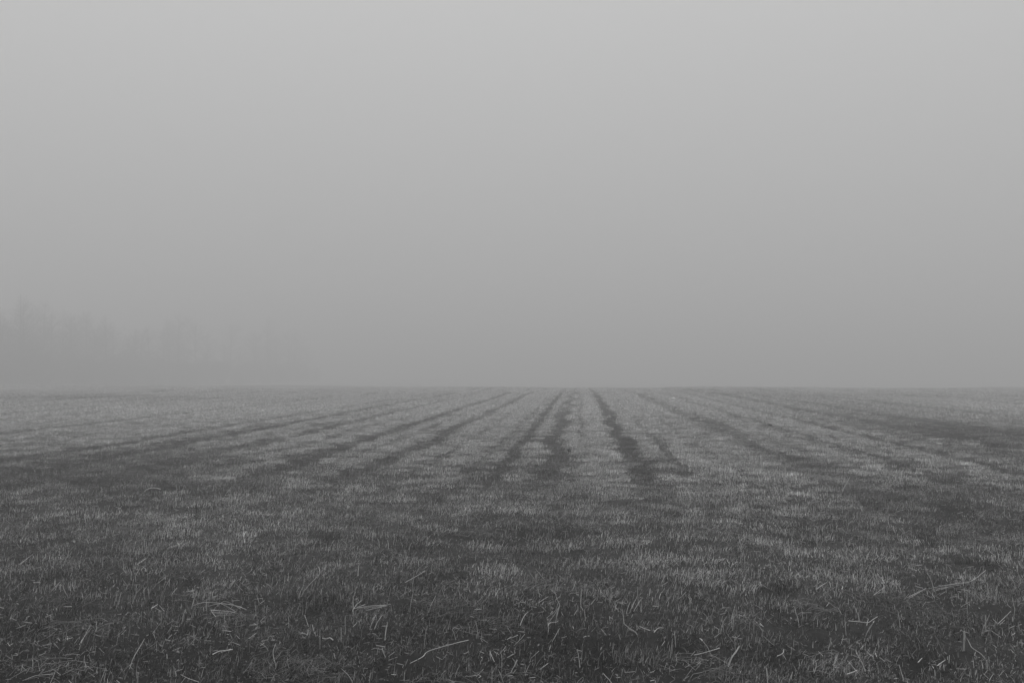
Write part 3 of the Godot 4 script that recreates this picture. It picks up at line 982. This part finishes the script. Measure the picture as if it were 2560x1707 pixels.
	straw("short_stub", "upright thin stub below the left end of the elbowed straw", "stubble stalk", upright([[2111, 1541], [2113, 1554], [2114, 1566]]), 0.0034, 0.44)
	straw("hooked_stem", "pale stem curled up like a hook over dark tufts, bottom right", "straw", lying([[1959, 1621], [1958, 1629], [1952, 1634], [1943, 1638]], 0.075), 0.0034, 0.44)
	straw("lying_straw", "bright straw lying slantwise on the bottom edge under the X crossed straws", "straw", lying([[2143, 1673], [2132, 1678], [2114, 1684]], 0.06), 0.0038, 0.50)
	straw("lying_straw", "bright straw lying slantwise right, below the thickest cut stalk", "straw", lying([[2364, 1647], [2354, 1654], [2343, 1662]], 0.06), 0.0038, 0.48)
	straw("lying_straw", "short bright straw lying slantwise, left of the one below the thickest stalk", "straw", lying([[2305, 1643], [2295, 1654]], 0.06), 0.0038, 0.48)
	straw("kinked_stem", "tall thin kinked stem standing near the right edge", "straw", upright([[2530, 1490], [2534, 1510], [2537, 1522], [2535, 1536]]), 0.0030, 0.42)
	straw("long_stem", "long thin straw lying slantwise, left of the tall kinked stem at the right edge", "straw", lying([[2527, 1526], [2510, 1543], [2494, 1558]], 0.06), 0.0032, 0.36)
	sheaf("crossed_straws", "cluster of crossing thin straws, left of the stalk with the thick joint", "straws", [
		["stalk", lying([[2067, 1454], [2054, 1462], [2040, 1471]], 0.07), 0.0034, 0.44],
		["stalk", upright([[2047, 1437], [2044, 1452], [2041, 1466]]), 0.0030, 0.44],
		["stalk", upright([[2060, 1460], [2048, 1451]], 0.0, [2050, 1470]), 0.0028, 0.40],
		["stalk", upright([[2071, 1465], [2070, 1477]]), 0.0030, 0.44],
	])
	straw("slanted_straw", "bright straw slanting right with a thin one beside it, farthest tall straw on the right", "straw", upright([[2125, 1191], [2116, 1207], [2108, 1221]], 0.3), 0.0062, 0.52)
	straw("bent_stalk", "short straw bent at an elbow, right of the crossing thin straws, above the jointed stalk", "straw", upright([[2143, 1393], [2135, 1400], [2128, 1406]], 0.3), 0.0036, 0.42)
	straw("leaning_straw", "bright straw leaning left against pale straw, above the broad split stub", "straw", upright([[2321, 1433], [2326, 1445], [2331, 1458]]), 0.0036, 0.48)
	straw("short_stub", "bright upright stub left of the broad split stub's thin straw", "stubble stalk", upright([[2467, 1453], [2469, 1463], [2470, 1473]]), 0.0036, 0.52)
	straw("headed_stalk", "short lying stalk with a bright tip, above the long bundle at the right", "straw", lying([[2276, 1419], [2284, 1421], [2292, 1425]], 0.075), 0.0036, 0.48)


# ---------------------------------------------------------------- small pale things far out on the field

func pebble(size: Vector3, tone: float, turn: float) -> MeshInstance3D:
	var st := begin()
	st.set_smooth_group(0)
	var nv := 9
	var nh := 14
	var grid := []
	for j in nv + 1:
		var line := []
		for k in nh:
			var el := PI * (float(j) / nv - 0.5)
			var az := TAU * k / nh
			var p := Vector3(cos(el) * cos(az), sin(el), cos(el) * sin(az))
			p *= 1.0 + 0.30 * bumps.get_noise_3d(p.x * 0.9 + turn * 10.0, p.y * 0.9, p.z * 0.9)
			line.append(p * size)
		grid.append(line)
	for j in nv:
		for k in nh:
			var k2 := (k + 1) % nh
			for v in [grid[j][k], grid[j + 1][k], grid[j + 1][k2], grid[j][k], grid[j + 1][k2], grid[j][k2]]:
				st.set_color(grey(tone))
				st.add_vertex(v)
	var o := mesh_of(st, straw_mat)
	o.rotation.y = turn
	return o


func build_scraps() -> void:
	for s in [
		["pale_scrap", "small bright white scrap farthest out on the field, right of the tyre tracks", 1683, 996, Vector3(0.12, 0.05, 0.07), 0.6, 0.5],
		["pale_scrap", "small pale scrap at the end of a dark rut, right of the tyre tracks", 1874, 1092, Vector3(0.045, 0.02, 0.03), 0.5, 1.1],
		["pale_scrap", "narrow white strip lying on the dark grass towards the right edge", 2348, 1108, Vector3(0.06, 0.012, 0.02), 0.6, 0.1],
	]:
		var o := pebble(s[4], s[5], s[6])
		var at := spot(s[2], s[3], 0.09)
		o.position = Vector3(at.x, land(at.x, at.z) + 0.09, at.z)
		put(o, s[0], s[1], "scrap", "white scraps lying on the field")
	var at := spot(1925, 1055, 0.07)
	var b := Node3D.new()
	b.position = Vector3(at.x, land(at.x, at.z) + 0.07, at.z)
	put(b, "dark_clod", "dark clod with a white top in a rut right of the tyre tracks", "clod")
	var low := pebble(Vector3(0.055, 0.03, 0.04), 0.02, 0.3)
	low.name = "clod"
	b.add_child(low)
	var top := pebble(Vector3(0.02, 0.014, 0.02), 0.6, 0.9)
	top.name = "white_top"
	top.position = Vector3(0.02, 0.03, 0.01)
	b.add_child(top)
	var c := spot(1423, 1123, 0.05)
	var d := pebble(Vector3(0.035, 0.03, 0.03), 0.02, 0.7)
	d.position = Vector3(c.x, land(c.x, c.z) + 0.06, c.z)
	put(d, "dark_clod", "small black clod in the smooth track left of the right tyre rut", "clod")
